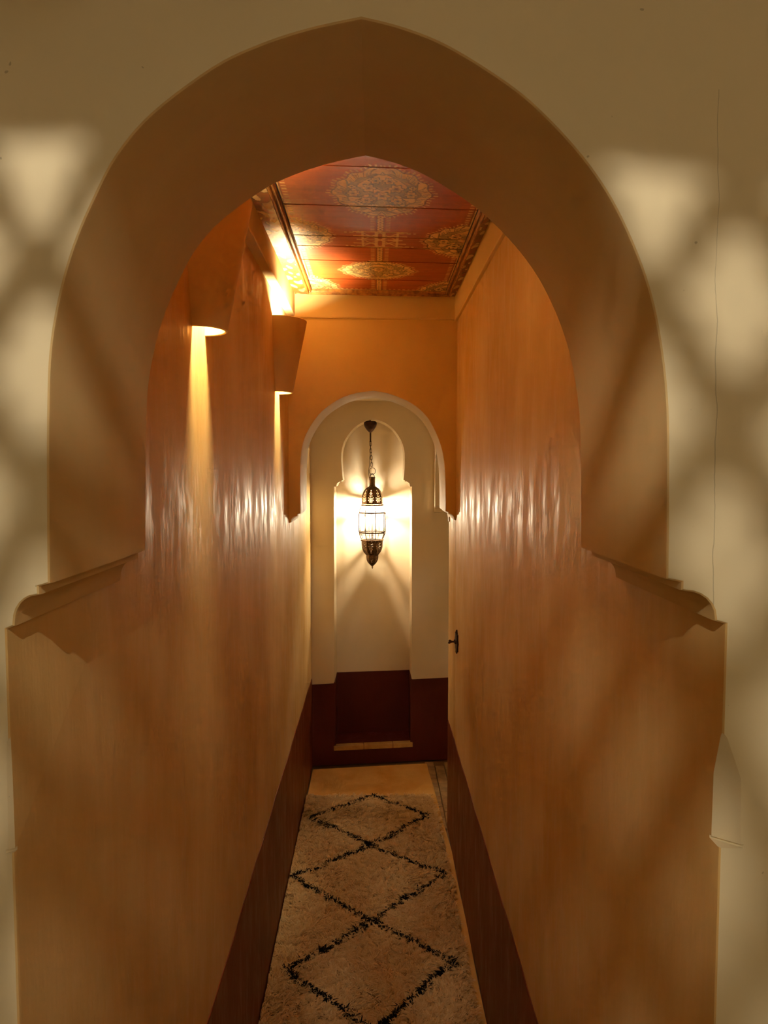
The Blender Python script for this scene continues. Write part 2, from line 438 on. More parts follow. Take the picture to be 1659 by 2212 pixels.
AX = .018; PX0, PX1 = -.259, .298
SH = .075
def paint(x, y0):
    y = y0 - SH*x                       # drawing follows the slightly skewed boards
    c = np.empty((len(x), 3)); n1 = vnoise(x, y, 5, 60, 1); n2 = vnoise(x, y, 9, 9, 2)
    c[:] = C_RED + (C_RED2-C_RED)*(.45*n1+.55*n2)[:, None]
    # edge border of the panel: gold line, fringe
    for d in (x-PX0, PX1-x, 2.925-y):
        put(c, (d > .006) & (d < .013), C_GOLD, .85); put(c, (d > .013) & (d < .016), C_DARK, .8)
        t = y if d is not None and d.shape == x.shape and not np.allclose(d, 2.925-y) else x
        put(c, (d > .019) & (d < .030) & (np.sin(t*330) > .1), C_GOLD, .7)
    # stem of beads with ticks
    for ya, yb in ((1.30, 1.60), (2.085, 2.225), (2.365, 2.535), (2.745, 2.93)):
        on = (y > ya) & (y < yb); dx = np.abs(x-AX)
        ph = ((y-ya) % .021) - .0105; d = np.hypot(dx, ph)
        put(c, on & (d < .0100), C_GOLD); put(c, on & (d < .0034), C_DARK); put(c, on & (np.abs(dx-.0108) < .0015), C_DARK, .7)
        put(c, on & (dx > .017) & (dx < .030) & (np.sin(y*440) > .1), C_GOLD, .75)
    # open strapwork panels
    for yc in (2.295, 1.545):
        hx, hy = .073, .072; X = np.abs(x-AX); Y = np.abs(y-yc)
        on = (X < hx+.012) & (Y < hy+.006)
        for m in (np.abs(Y-hy) < .005, np.abs(X-.012) < .0045, np.abs(X-.055) < .004, (np.abs(Y) < .004) & (X < hx),
                  np.abs(Y-.062*(X/.055)) < .004, np.abs(Y-(.066-.066*(X/.055))) < .004, (np.abs(Y-.036) < .0035) & (X > .010)):
            put(c, on & m, C_GOLD, .9)
        put(c, (np.abs(Y-hy+.008) < .006) & (X > .06) & (X < .11) & (np.sin(X*300) > -.3), C_GOLD, .6)
    # medallions
    fl = [(.60,.02,.13),(.28,-.22,.15),(.33,.30,.14),(0,.10,.17),(.14,-.52,.12),(.62,-.26,.08),(.16,.56,.10),(.5,.36,.08)]
    medallion(c, x, y, AX+.003, 1.922, .128, .160, fl)
    medallion(c, x, y, AX-.003, 2.638, .128, .110, [(.42,.1,.13),(0,-.1,.2),(.25,.45,.12),(.3,-.45,.12),(.66,-.1,.1)], 1.15)
    for yc in (2.265, 1.575):
        medallion(c, x, y, PX0+.006, yc, .118, .135, [(.25,.3,.16),(.3,-.3,.16),(.55,0,.14)], 1.1)
        medallion(c, x, y, PX1-.006, yc+.03, .128, .150, [(.25,.3,.16),(.3,-.3,.16),(.55,0,.14)], 1.1)
    medallion(c, x, y, PX0+.004, 2.930, .118, .185, [(.3,-.3,.16),(.6,-.1,.12)], 1.1)
    medallion(c, x, y, PX1-.004, 2.930, .118, .160, [(.3,-.3,.16),(.6,-.1,.12)], 1.1)
    return wear(c, x, y)

def paint_border(x, y):
    c = np.empty((len(x), 3)); n2 = vnoise(x, y, 30, 14, 5)
    c[:] = C_BORD*(.8+.4*n2[:, None])
    s = np.sin(62*y + 2.6*np.sin(95*x+1.0)) + np.sin(88*x + 2.4*np.sin(48*y))
    put(c, s > .55, C_GOLD, .8); put(c, np.abs(s-.42) < .16, C_DARK, .8); put(c, s < -1.3, C_RED2, .7)
    return wear(c, x, y)

def wear(c, x, y):
    w1 = vnoise(x, y, 14, 120, 11); w2 = vnoise(x, y, 45, 45, 12); w3 = vnoise(x, y, 260, 260, 13)
    c *= (.80 + .22*w1 + .12*w3)[:, None]
    put(c, (w2 > .80) & (w1 > .45), C_RED2*.8, .45)
    return np.clip(c, 0, 1)

T = NT('painted_cedar_boards'); at = T.n('VertexColor', layer_name='paint'); v = T.obj()
gr = T.noise(T.mapped(v, (6, 160, 6)), 1.0, 4)
P_ = T.n('BsdfPrincipled', ins={'Base Color': at.outputs[0], 'Roughness': T.ramp(gr, .3, .7, .34, .48), 'Specular IOR Level': .5,
     'Normal': T.n('Bump', ins={'Strength': .25, 'Distance': .002, 'Height': gr}).outputs[0]})
M_PAINT = T.surf(P_.outputs[0])

def painted_board(name, x0, x1, ya, yb, z, fn, res, parent, skew=True, th=.018):
    """board whose underside is a fine grid carrying its painting; edges and back are plain wood"""
    nx = max(2, int((x1-x0)/res)); ny = max(2, int((yb-ya)/res))
    gx, gy = np.meshgrid(np.linspace(x0, x1, nx+1), np.linspace(ya, yb, ny+1))
    gx = gx.ravel(); gy = gy.ravel() + (SH*gx if skew else 0)
    col = fn(gx, gy)
    V = np.stack([gx, gy, np.full_like(gx, z)], 1)
    edge = ((np.arange(len(gx)) % (nx+1) == 0) | (np.arange(len(gx)) % (nx+1) == nx) | (np.arange(len(gx)) < nx+1) | (np.arange(len(gx)) >= ny*(nx+1)))
    i = np.arange(nx)[None, :] + (nx+1)*np.arange(ny)[:, None]; i = i.ravel()
    Fq = np.stack([i, i+nx+1, i+nx+2, i+1], 1)
    c4 = [0, nx, (ny+1)*(nx+1)-1, ny*(nx+1)]; top = V[c4] + np.array([0, 0, th]); b = len(V)
    V = np.vstack([V, top]); col = np.vstack([col, np.tile(C_DARK, (4, 1))])
    ring = [list(range(0, nx+1)), list(range(nx, b, nx+1)), list(range(b-1, b-nx-2, -1)), list(range(ny*(nx+1), -1, -(nx+1)))]
    faces = [tuple(f) for f in Fq.tolist()]
    for k, e in enumerate(ring): faces.append(tuple(e) + (b+(k+1) % 4, b+k))
    faces.append((b, b+1, b+2, b+3))
    me = bpy.data.meshes.new(name); me.from_pydata(V.tolist(), [], faces); me.update()
    ca_ = me.color_attributes.new('paint', 'FLOAT_COLOR', 'POINT')
    ca_.data.foreach_set('color', np.hstack([col, np.ones((len(col), 1))]).astype(np.float32).ravel())
    return link(name, me, M_PAINT, parent)

ceil = bpy.data.objects.new('ceiling', None); COL.objects.link(ceil); ceil['kind'] = 'structure'; ceil.location = (0, 0, 0)
joints = [.97, 1.24, 1.50, 1.758, 2.015, 2.270, 2.370, 2.525, 2.760, 2.936]
for k, (a, b) in enumerate(zip(joints[:-1], joints[1:])):
    painted_board('plank', PX0-.012, PX1+.012, a+.0026, b-.0026, ZC - [0, 0, .0002, .0005, .0013, .0018, .0024, .0030, .0037][k], paint, .0026 if a > 1.4 else .006, ceil)
painted_board('border_board', -.329, PX0-.004, .97, 2.965, ZC-.008, paint_border, .0026, ceil, False)
painted_board('border_board', PX1+.004, .337, .97, 3.02, ZC-.008, paint_border, .0026, ceil, False)
painted_board('border_board', PX0-.004, PX1+.004, 2.932, 2.985, ZC-.008, paint_border, .0026, ceil)
def moulding(name, path, prof):
    bm = bmesh.new(); rows = []
    for (px, py), (nx, ny) in path:
        rows.append([bm.verts.new((px+nx*d, py+ny*d, ZC+z)) for d, z in prof])
    for a, b in zip(rows[:-1], rows[1:]):
        for k in range(len(prof)-1): bm.faces.new((a[k], a[k+1], b[k+1], b[k]))
    for r in (rows[0], rows[-1]): bm.faces.new(r)
    return link(name, bm_mesh(name, bm, True, .6), M_WOODG, ceil)
bead = [(0, .0), (0, -.016)] + [(.005-.005*math.cos(a), -.016-.006*math.sin(a)) for a in (.6, 1.2, 1.8, 2.4)] + [(.011, -.012), (.013, -.012)] + \
       [(.0165-.0035*math.cos(a), -.012-.004*math.sin(a)) for a in (.4, 1.2, 2.0, 2.8)] + [(.021, -.004), (.021, .0)]
moulding('moulding', [((PX0-.014, .98), (1, 0)), ((PX0-.014, 2.93-.02), (1, 0))], bead)
moulding('moulding', [((PX1+.014, .98), (-1, 0)), ((PX1+.014, 2.96-.01), (-1, 0))], bead)
moulding('moulding', [((PX0-.014, 2.938+SH*(PX0)), (0, -1)), ((PX1+.014, 2.938+SH*PX1), (0, -1))], bead)
for xa in (PX0+.0075, PX1-.0075):      # solid dark strip, colours in a shadow gap beside each moulding
    bm = bmesh.new(); box_bm(bm, xa-.0012, xa+.0012, .98, 2.92, ZC-.0045, ZC)
    link('shadow_gap_strip', bm_mesh('shadow_gap_strip', bm), M_WOODDK, ceil)

# ------------------------------------------------------------------ half-cone wall sconces
M_SCONCE = plaster('ochre_sconce_plaster', s2l(218, 186, 124), s2l(226, 196, 140), .2, (.65, .8), .25, .04)
def area_em(power, r): return power/(4*PI*r*r)/PI
M_BULB_S = emitter('warm_sconce_bulb', SCONCE_COL, area_em(SCONCE_POWER, .030))
M_SOCKET = simple('white_socket', s2l(210, 200, 180), .5)
def make_sconce(y, label):
    zt, zb, rt, rb, th = 2.245, 1.985, .111, .058, .006
    root = empty('wall_sconce', (XL, y, zb), label, 'sconce', 'half-cone sconces on the left wall')
    bm = bmesh.new(); n = 24; rows = []
    for k in range(n+1):
        a = -PI/2 + PI*k/n; c_, s_ = math.cos(a), math.sin(a)
        pr = [(rb, 0), (rb+(rt-rb)*.35, (zt-zb)*.35), (rb+(rt-rb)*.7, (zt-zb)*.7), (rt, zt-zb), (rt-.002, zt-zb+.0015), (rt-th+.001, zt-zb+.0015), (rt-th, zt-zb), (rb-th, 0), (rb-th+.002, -.0015), (rb-.002, -.0015)]
        rows.append([bm.verts.new((r*c_, r*s_, z)) for r, z in pr])
    for a, b in zip(rows[:-1], rows[1:]):
        m = len(a)
        for k in range(m): bm.faces.new((a[k], a[(k+1) % m], b[(k+1) % m], b[k]))
    bm.faces.new(rows[0]); bm.faces.new(list(reversed(rows[-1])))
    link('shade', bm_mesh('shade', bm, True, .7), M_SCONCE, root)
    bm = bmesh.new(); tube_bm(bm, [(0, 0, .196), (.004, 0, .196), (.012, 0, .196), (.032, 0, .196)], [.018, .018, .010, .010], 12)
    link('bulb_holder', bm_mesh('bulb_holder', bm), M_SOCKET, root)
    bm = bmesh.new(); bmesh.ops.create_icosphere(bm, subdivisions=2, radius=.030, matrix=Matrix.Translation((.060, 0, .196)))
    link('bulb', bm_mesh('bulb', bm, True), M_BULB_S, root)
    return root
make_sconce(1.478, 'ochre half-cone sconce nearest the big arch, its lit underside showing')
make_sconce(2.650, 'whole ochre half-cone sconce further down the left wall, under the painted ceiling')

# ------------------------------------------------------------------ hanging lantern in the end niche
LX, LY = -.013, ENDY + .055
M_BULB_L = emitter('warm_lantern_bulb', LANTERN_COL, area_em(LANTERN_POWER, .014))
T = NT('clear_lantern_glass')
tr = T.n('BsdfTransparent', ins={0: (1, .97, .90, 1)}); tl = T.n('BsdfTranslucent', ins={0: (1, .95, .85, 1)}); gl = T.n('BsdfGlossy', ins={0: (1, 1, 1, 1), 1: .08})
m1 = T.n('MixShader', ins={0: .07, 1: tr.outputs[0], 2: tl.outputs[0]}); m2 = T.n('MixShader', ins={0: .06, 1: m1.outputs[0], 2: gl.outputs[0]})
M_GLASS = T.surf(m2.outputs[0])
lan = empty('hanging_lantern', (LX, LY, 1.992), 'brass and glass hanging lantern glowing in the arched end niche', 'lantern')
LZ = 1.992
def lpart(name, bm, mat, smooth=True, angle=.6, parent=lan): return link(name, bm_mesh(name, bm, smooth, angle), mat, parent)
bm = bmesh.new(); tube_bm(bm, [(-.011, 0, 0), (-.011, 0, -.018)], .0025, 8); lpart('ceiling_hook', bm, M_DARKBR)
bm = bmesh.new(); lathe_bm(bm, [(0,-.014),(.030,-.014),(.036,-.019),(.0375,-.030),(.033,-.045),(.022,-.062),(.009,-.076),(0,-.080)], 28, -.011); lpart('canopy', bm, M_DARKBR)
bm = bmesh.new(); lathe_bm(bm, [(0,-.076),(.0045,-.078),(.0045,-.126),(.006,-.128),(.006,-.132),(0,-.134)], 12, -.010); lpart('stem', bm, M_DARKBR)
def stadium(cx, zc, hl, hw, flip):
    pts = []
    for k in range(16):
        a = 2*PI*k/16; s, c_ = math.sin(a), math.cos(a)
        z = s*hw + (hl-hw if s > 0 else -(hl-hw)); q = c_*hw
        pts.append((cx + (q if not flip else 0), 0 if not flip else q, zc+z))
    return pts
zc = -.143
k = 0
while zc > -.270:
    bm = bmesh.new(); tube_bm(bm, stadium(-.010+.008*(k/7), zc, .0125, .0055, k % 2 == 1), .0016, 6, True); lpart('chain_link', bm, M_DARKBR); zc -= .0198; k += 1
bm = bmesh.new(); tube_bm(bm, [(.018*math.cos(2*PI*i/24)+.001, 0, -.299+.019*math.sin(2*PI*i/24)) for i in range(24)], .0016, 6, True); lpart('ring', bm, M_DARKBR)
bm = bmesh.new(); tube_bm(bm, [(-.009,.004,-.13),(-.012,.004,-.20),(-.016,.003,-.26),(-.021,.002,-.30),(-.018,.002,-.335),(-.014,.0,-.36)], .0016, 6); lpart('power_cable', bm, M_CABLE)
Zr = lambda z: z - LZ
bm = bmesh.new(); lathe_bm(bm, [(0,Zr(1.660)),(.0165,Zr(1.660)),(.0175,Zr(1.655)),(.0165,Zr(1.651)),(.0165,Zr(1.612)),(.021,Zr(1.601))], 20); lpart('neck', bm, M_BRASS)
bm = bmesh.new(); tube_bm(bm, [(.012*math.cos(a), 0, Zr(1.658)+.020*math.sin(a)) for a in np.linspace(0, PI, 9)], .0022, 6); lpart('bail', bm, M_DARKBR)
ROT = math.radians(-90-22.5-8)
def panel_mesh(name, prof, ns, nt, holes):
    """one of eight pierced sheet panels; prof = list of (r, z) along it; holes(s,t)->bool"""
    pr = catmull([(r, z) for r, z in prof], 8); L = [0]
    for a, b in zip(pr[:-1], pr[1:]): L.append(L[-1]+math.hypot(b[0]-a[0], b[1]-a[1]))
    tot = L[-1]; ts = np.linspace(0, 1, nt+1); R_ = np.interp(ts*tot, L, [p[0] for p in pr]); Z_ = np.interp(ts*tot, L, [p[1] for p in pr])
    th = math.tan(PI/8); V = []; Fc = []
    for j in range(nt+1):
        ap = R_[j]*math.cos(PI/8)
        for i in range(ns+1):
            s = -1+2*i/ns; V.append((ap + .0015*(1-s*s), s*ap*th, Zr(Z_[j])))
    for j in range(nt):
        for i in range(ns):
            if holes(-1+2*(i+.5)/ns, (j+.5)/nt): continue
            a = j*(ns+1)+i; Fc.append((a, a+1, a+ns+2, a+ns+1))
    me = mesh_of(name, V, Fc, True); me.materials.append(M_BRASS); return me
def dots(lst):
    def f(s, t):
        return any(((s-a)/(.8*r))**2 + ((t-b)/(.8*ry))**2 < 1 for a, b, r, ry in lst)
    return f
def flower(cs, ct, r, ry, k=6, R=.30, Ry=.10): return [(cs, ct, r, ry)] + [(cs+R*math.cos(2*PI*i/k), ct+Ry*math.sin(2*PI*i/k), r, ry) for i in range(k)]
H_DOME = dots(flower(0,.72,.12,.035) + [(-.55,.80,.12,.035),(.55,.80,.12,.035),(-.62,.68,.09,.03),(.62,.68,.09,.03),(-.3,.88,.1,.03),(.3,.88,.1,.03),(0,.88,.1,.03),(0,.52,.13,.035),(-.25,.45,.11,.03),(.25,.45,.11,.03),(0,.38,.12,.03),(0,.28,.1,.025),(-.35,.57,.08,.03),(.35,.57,.08,.03)])
H_BOWL = dots(flower(0,.30,.14,.05,6,.34,.13) + [(-.5,.14,.12,.045),(.5,.14,.12,.045),(0,.10,.1,.035),(-.25,.10,.09,.03),(.25,.10,.09,.03),(-.2,.54,.14,.045),(.2,.54,.14,.045),(0,.64,.13,.045),(-.6,.32,.1,.05),(.6,.32,.1,.05),(0,.76,.11,.035),(-.42,.48,.1,.04),(.42,.48,.1,.04)])
H_TIP = dots([(0,.22,.22,.06),(-.4,.16,.18,.05),(.4,.16,.18,.05),(-.3,.34,.2,.05),(.3,.34,.2,.05),(0,.44,.22,.06),(0,.60,.2,.045),(-.3,.52,.14,.04),(.3,.52,.14,.04)])
dome = [(.020,1.602),(.036,1.593),(.049,1.577),(.058,1.553),(.061,1.530),(.0612,1.504)]
bowl = [(.0625,1.290),(.0622,1.275),(.060,1.252),(.052,1.230),(.042,1.216),(.036,1.209)]
tip = [(.0355,1.207),(.035,1.192),(.031,1.175),(.021,1.160),(.011,1.150),(.004,1.144)]
def eight(name, me, mat=None):
    for i in range(8):
        o = link(name, me, mat, lan); o.rotation_euler = (0, 0, ROT + PI/8 + i*PI/4)
eight('dome_panel', panel_mesh('dome_panel', dome, 26, 40, H_DOME))
eight('bowl_panel', panel_mesh('bowl_panel', bowl, 26, 34, H_BOWL))
eight('tip_panel', panel_mesh('tip_panel', tip, 16, 26, H_TIP))
def rib_mesh(name, prof, r):
    bm = bmesh.new(); tube_bm(bm, [(a, 0, Zr(z)) for a, z in catmull(prof, 3)], r, 5); me = bm_mesh(name, bm, True); me.materials.append(M_BRASS); return me
for nm, pf, r in (('dome_rib', dome, .0016), ('bowl_rib', bowl, .0016), ('tip_rib', tip, .0012)):
    me = rib_mesh(nm, pf, r)
    for i in range(8): link(nm, me, None, lan).rotation_euler = (0, 0, ROT + i*PI/4)
# glass drum: three tiers of eight panes in a soldered frame
tiers = [('upper_pane', .0655, 1.492, .0785, 1.457), ('middle_pane', .0785, 1.452, .0785, 1.342), ('lower_pane', .0785, 1.337, .0645, 1.301)]
cA, tA = math.cos(PI/8), math.tan(PI/8)
for nm, r0, z0, r1, z1 in tiers:
    bm = bmesh.new(); a0, a1 = r0*cA-.001, r1*cA-.001
    vs_ = [bm.verts.new(p) for p in ((a0,-a0*tA,Zr(z0)),(a0,a0*tA,Zr(z0)),(a1,a1*tA,Zr(z1)),(a1,-a1*tA,Zr(z1)))]
    bm.faces.new(vs_)
    me = bm_mesh(nm, bm); me.materials.append(M_GLASS); eight(nm, me)
    bm = bmesh.new(); tube_bm(bm, [(r0, 0, Zr(z0)), (r1, 0, Zr(z1))], .0024, 5); me = bm_mesh('frame_bar', bm); me.materials.append(M_DARKBR)
    for i in range(8): link('frame_bar', me, None, lan).rotation_euler = (0, 0, ROT + i*PI/4)
for r, z, h in ((.0790,1.4545,.0035),(.0790,1.3395,.0035)):
    bm = bmesh.new(); lathe_bm(bm, [(r-.003,Zr(z-h)),(r,Zr(z-h)),(r,Zr(z+h)),(r-.003,Zr(z+h)),(r-.003,Zr(z-h))], 8, 0, 0, ROT); lpart('frame_band', bm, M_DARKBR, False)
for z in (1.4975, 1.2945):            # beaded gallery rims
    bm = bmesh.new(); lathe_bm(bm, [(.055,Zr(z-.004)),(.066,Zr(z-.004)),(.0668,Zr(z)),(.066,Zr(z+.004)),(.055,Zr(z+.004))], 8, 0, 0, ROT); g = lpart('gallery_rim', bm, M_BRASS, False)
    bm = bmesh.new()
    for i in range(40):
        a = ROT + 2*PI*i/40; aa = ((a-ROT) % (PI/4)) - PI/8; r = .0668*cA/math.cos(aa)
        bmesh.ops.create_icosphere(bm, subdivisions=1, radius=.0032, matrix=Matrix.Translation((r*math.cos(a), r*math.sin(a), Zr(z))))
    lpart('bead', bm, M_BRASS, True, None, g)
# filigree scrolls soldered over each pane
bm = bmesh.new()
def scroll(y, z, r, x, w=.0009): tube_bm(bm, [(x, y+r*math.cos(2*PI*i/10), Zr(z)+r*math.sin(2*PI*i/10)) for i in range(10)], w, 4, True)
xm = .0785*cA+.0006
UP = ((.025,1.446,.0034),(.018,1.447,.0030),(.026,1.438,.0026),(.012,1.448,.0032),(.006,1.4485,.003),(.001,1.4485,.003))
for sg in (-1, 1):
    for y, z, r in UP: scroll(sg*y, z, r, xm)
fm = bm_mesh('filigree', bm); fm.materials.append(M_DARKBR); eight('filigree', fm)
bm = bmesh.new()
for sg in (-1, 1):
    for y, z, r in ((.024,1.347,.004),(.017,1.346,.0032),(.025,1.356,.003),(.010,1.345,.003),(.026,1.364,.0022),(.004,1.345,.0034)): scroll(sg*y, z, r, xm)
fm = bm_mesh('filigree', bm); fm.materials.append(M_DARKBR); eight('filigree', fm)
bm = bmesh.new()
for y in (-.018, -.009, 0, .009, .018): scroll(y, 1.329 - .0008*abs(y)*20, .0036, .0757*cA+.001)
fm = bm_mesh('filigree', bm); fm.materials.append(M_DARKBR); eight('filigree', fm)
bm = bmesh.new(); lathe_bm(bm, [(0,Zr(1.148)),(.006,Zr(1.146)),(.0035,Zr(1.140)),(.0055,Zr(1.137)),(.002,Zr(1.133)),(.0028,Zr(1.131)),(0,Zr(1.126))], 12); lpart('finial', bm, M_BRASS)
bm = bmesh.new(); lathe_bm(bm, [(0,Zr(1.296)),(.006,Zr(1.296)),(.006,Zr(1.446)),(.009,Zr(1.450)),(.009,Zr(1.457)),(0,Zr(1.459))], 14); lpart('candle_sleeve', bm, M_BRASS)
bm = bmesh.new(); bmesh.ops.create_icosphere(bm, subdivisions=1, radius=.014, matrix=Matrix.Translation((0, 0, Zr(1.478))) @ Matrix.Diagonal((1, 1, 1.35, 1))); lpart('bulb', bm, M_BULB_L, True, None)

# ------------------------------------------------------------------ pierced globe lamp that hangs above the photographer
PLX, PLY, PLZ, PR = -.10, -.25, 2.25, .13
M_FIL = emitter('bright_filament', PIERCED_COL, area_em(PIERCED_POWER, .0035))
M_TIN = simple('pierced_tin', s2l(120, 96, 62), .4, .8, nscale=40, col2=s2l(90, 68, 40))
pl = empty('pierced_globe_lamp', (PLX, PLY, PLZ), 'round pierced metal lamp hanging in front of the big arch', 'lamp')
NC = 42; paz = 360/NC; SUB = 10; a0 = 90 + 12.6
bm = bmesh.new(); dEl = .62; els = np.arange(90, -72.01, -dEl)
els = np.concatenate([np.arange(90, -9, -6.0), np.arange(-10, -72.1, -dEl)])
rings = []
for e in els:
    er = math.radians(e)
    rings.append([bm.verts.new((PR*math.cos(er)*math.cos(math.radians(a0 + i*paz/SUB)), PR*math.cos(er)*math.sin(math.radians(a0 + i*paz/SUB)), PR*math.sin(er))) for i in range(NC*SUB)])
RH = 5.6
def pierced(azu, e):
    """azu: azimuth in column units; rows of inverted triangles, then staggered lozenges"""
    if e > -14.6 or e < -62: return False
    if e > -19.4:
        f = (azu + .5) % 1 - .5; hw = .27*(1-(-14.6-e)/4.8)
        if abs(f) < hw: return True
    for r in range(1, 9):
        ec = -14.6 - r*5.5; off = .5 if r % 2 else 0.0
        f = (azu + off + .5) % 1 - .5
        if abs(f)/.30 + abs(e-ec)/3.6 < 1: return True
    return False
nn = NC*SUB
for j in range(len(els)-1):
    em = .5*(els[j]+els[j+1])
    for i in range(nn):
        if pierced((i+.5)/SUB, em): continue
        k = (i+1) % nn; bm.faces.new((rings[j][i], rings[j+1][i], rings[j+1][k], rings[j][k]))
bmesh.ops.remove_doubles(bm, verts=bm.verts, dist=1e-5)
link('pierced_shade', bm_mesh('pierced_shade', bm, True), M_TIN, pl)
bm = bmesh.new(); lathe_bm(bm, [(.0,.128),(.03,.128),(.034,.134),(.022,.150),(.008,.162),(.004,.17),(.004,RZ-PLZ-.03),(.03,RZ-PLZ-.028),(.045,RZ-PLZ-.001),(0,RZ-PLZ-.001)], 16); link('hanging_rod', bm_mesh('hanging_rod', bm, True, .6), M_TIN, pl)
bm = bmesh.new(); lathe_bm(bm, [(.043,-.1215),(.041,-.127),(.018,-.134),(.008,-.146),(.011,-.152),(0,-.158)], 24); link('bottom_finial', bm_mesh('bottom_finial', bm, True, .7), M_TIN, pl)
bm = bmesh.new(); lathe_bm(bm, [(0,.128),(.014,.126),(.014,.02),(.006,.012),(0,.012)], 12); link('bulb_holder', bm_mesh('bulb_holder', bm), M_TIN, pl)
bm = bmesh.new(); bmesh.ops.create_icosphere(bm, subdivisions=1, radius=.0035); link('bulb', bm_mesh('bulb', bm, True), M_FIL, pl)

pl.rotation_euler = (0, math.radians(1.2), 0)
# globe light added out of view behind the photographer to fill the room
M_FILL = emitter('fill_globe_glow', ROOM_COL, area_em(ROOM_POWER, .09))
gw = empty('fill_globe_light', (.35, RYB, 2.05), 'added unseen fill globe on a brass arm on the room rear wall', 'lamp')
bm = bmesh.new(); lathe_bm(bm, [(0,0),(.05,0),(.05,.012),(.012,.02),(.012,.10),(.03,.11),(.03,.12),(0,.12)], 16); o = link('bracket', bm_mesh('bracket', bm, True, .6), M_BRASS, gw); o.rotation_euler = (-PI/2, 0, 0)
bm = bmesh.new(); bmesh.ops.create_icosphere(bm, subdivisions=2, radius=.09, matrix=Matrix.Translation((0, .205, 0))); link('globe', bm_mesh('globe', bm, True), M_FILL, gw)

# ------------------------------------------------------------------ star-shaped toggle switch on the right wall
sw = empty('light_switch', (XR, 2.941, .978), 'bronze eight-pointed star switch plate with toggles on the right wall', 'switch')
def plate(name, h, t, rot):
    bm = bmesh.new(); box_bm(bm, -t, 0, -h, h, -h, h)
    bmesh.ops.bevel(bm, geom=[e for e in bm.edges if all(v.co.x < -t+1e-6 for v in e.verts)], offset=.002, segments=2, affect='EDGES')
    o = link(name, bm_mesh(name, bm), M_DARKBR, sw); o.rotation_euler = (rot, 0, 0); return o
plate('square_plate', .036, .006, 0); plate('diamond_plate', .036, .0068, PI/4)
for dy in (-.012, .012):
    bm = bmesh.new(); lathe_bm(bm, [(0,.0),(.008,0),(.007,.006),(.0035,.007),(.003,.020),(.0048,.026),(.0048,.030),(0,.034)], 12)
    o = link('toggle', bm_mesh('toggle', bm, True, .7), M_DARKBR, sw); o.location = (-.006, dy, 0); o.rotation_euler = (0, math.radians(-90 + (14 if dy < 0 else -14)), 0)
for dz in (-.040, .040):
    bm = bmesh.new(); lathe_bm(bm, [(0,.0),(.003,0),(.003,.001),(0,.002)], 8); o = link('screw', bm_mesh('screw', bm), M_BRASS, sw); o.location = (-.0066, 0, dz); o.rotation_euler = (0, -PI/2, 0)

# ------------------------------------------------------------------ underlay mat and shaggy rug
T = NT('woven_tan_mat'); v = T.obj()
wv = T.noise(T.mapped(v, (220, 90, 50)), 1.0, 3); bl = T.noise(v, 7, 4)
P_ = T.n('BsdfPrincipled', ins={'Base Color': T.mix(T.ramp(bl, .3, .7), s2l(220, 164, 84), s2l(236, 190, 116)), 'Roughness': .85, 'Specular IOR Level': .15,
     'Normal': T.n('Bump', ins={'Strength': .5, 'Distance': .003, 'Height': wv}).outputs[0]})
M_MAT = T.surf(P_.outputs[0])
bm = bmesh.new(); L_, R_ = [], []
n = 60
rows = []
for i in range(n+1):
    y = .95 + (3.965-.95)*i/n
    xr = .3435 - .002*(1+math.sin(i*.55))*.5 - .040*min(1, max(0, (y-3.05)/.9)); xl = -.350
    if i == n: pass
    yo = .109*1.0
    rows.append([bm.verts.new((xl, y + (.109*xl if i == n else 0), .0)), bm.verts.new((xl, y + (.109*xl if i == n else 0), .006)), bm.verts.new((xr-.01, y + (.109*xr if i == n else 0), .007 + (.003*math.sin(i*.7) if i < n-8 else 0))), bm.verts.new((xr, y + (.109*xr if i == n else 0), .004)), bm.verts.new((xr, y + (.109*xr if i == n else 0), .0))])
for a, b in zip(rows[:-1], rows[1:]):
    for k in range(5): bm.faces.new((a[k], a[(k+1) % 5], b[(k+1) % 5], b[k]))
bm.faces.new(rows[0]); bm.faces.new(list(reversed(rows[-1])))
mt = link('floor_mat', bm_mesh('floor_mat', bm, True, .8), M_MAT)
mt['label'] = 'flat tan woven mat lying under the shaggy rug, bare at the niche end'; mt['category'] = 'mat'

rug = empty('shaggy_rug', (0, 2.4, .008), 'cream shaggy runner rug with black diamond pattern', 'rug')
RX0, RX1, RY0_, RY1_ = -.352, .312, 1.00, 3.565
T = NT('cream_wool'); at = T.n('VertexColor', layer_name='wool'); 
df = T.n('BsdfDiffuse', ins={0: at.outputs[0]}); tl = T.n('BsdfTranslucent', ins={0: at.outputs[0]})
M_WOOL = T.surf(T.n('MixShader', ins={0: .35, 1: df.outputs[0], 2: tl.outputs[0]}).outputs[0])
M_BACK = simple('rug_backing', s2l(150, 118, 76), .9, nscale=60, col2=s2l(176, 142, 96))
def rug_edge(y): return RX1 - .018*np.clip((y-3.15)/.4, 0, 1) + .004*np.sin(y*19)
bm = bmesh.new(); rows = []
for i in range(41):
    y = RY0_ + (RY1_-RY0_)*i/40
    rows.append([bm.verts.new((x, y-2.4, z)) for x, z in ((RX0, 0), (RX0, .010), (float(rug_edge(y)), .010), (float(rug_edge(y)), 0))])
for a, b in zip(rows[:-1], rows[1:]):
    for k in range(4): bm.faces.new((a[k], a[(k+1) % 4], b[(k+1) % 4], b[k]))
bm.faces.new(rows[0]); bm.faces.new(list(reversed(rows[-1])))
link('backing', bm_mesh('backing', bm), M_BACK, rug)
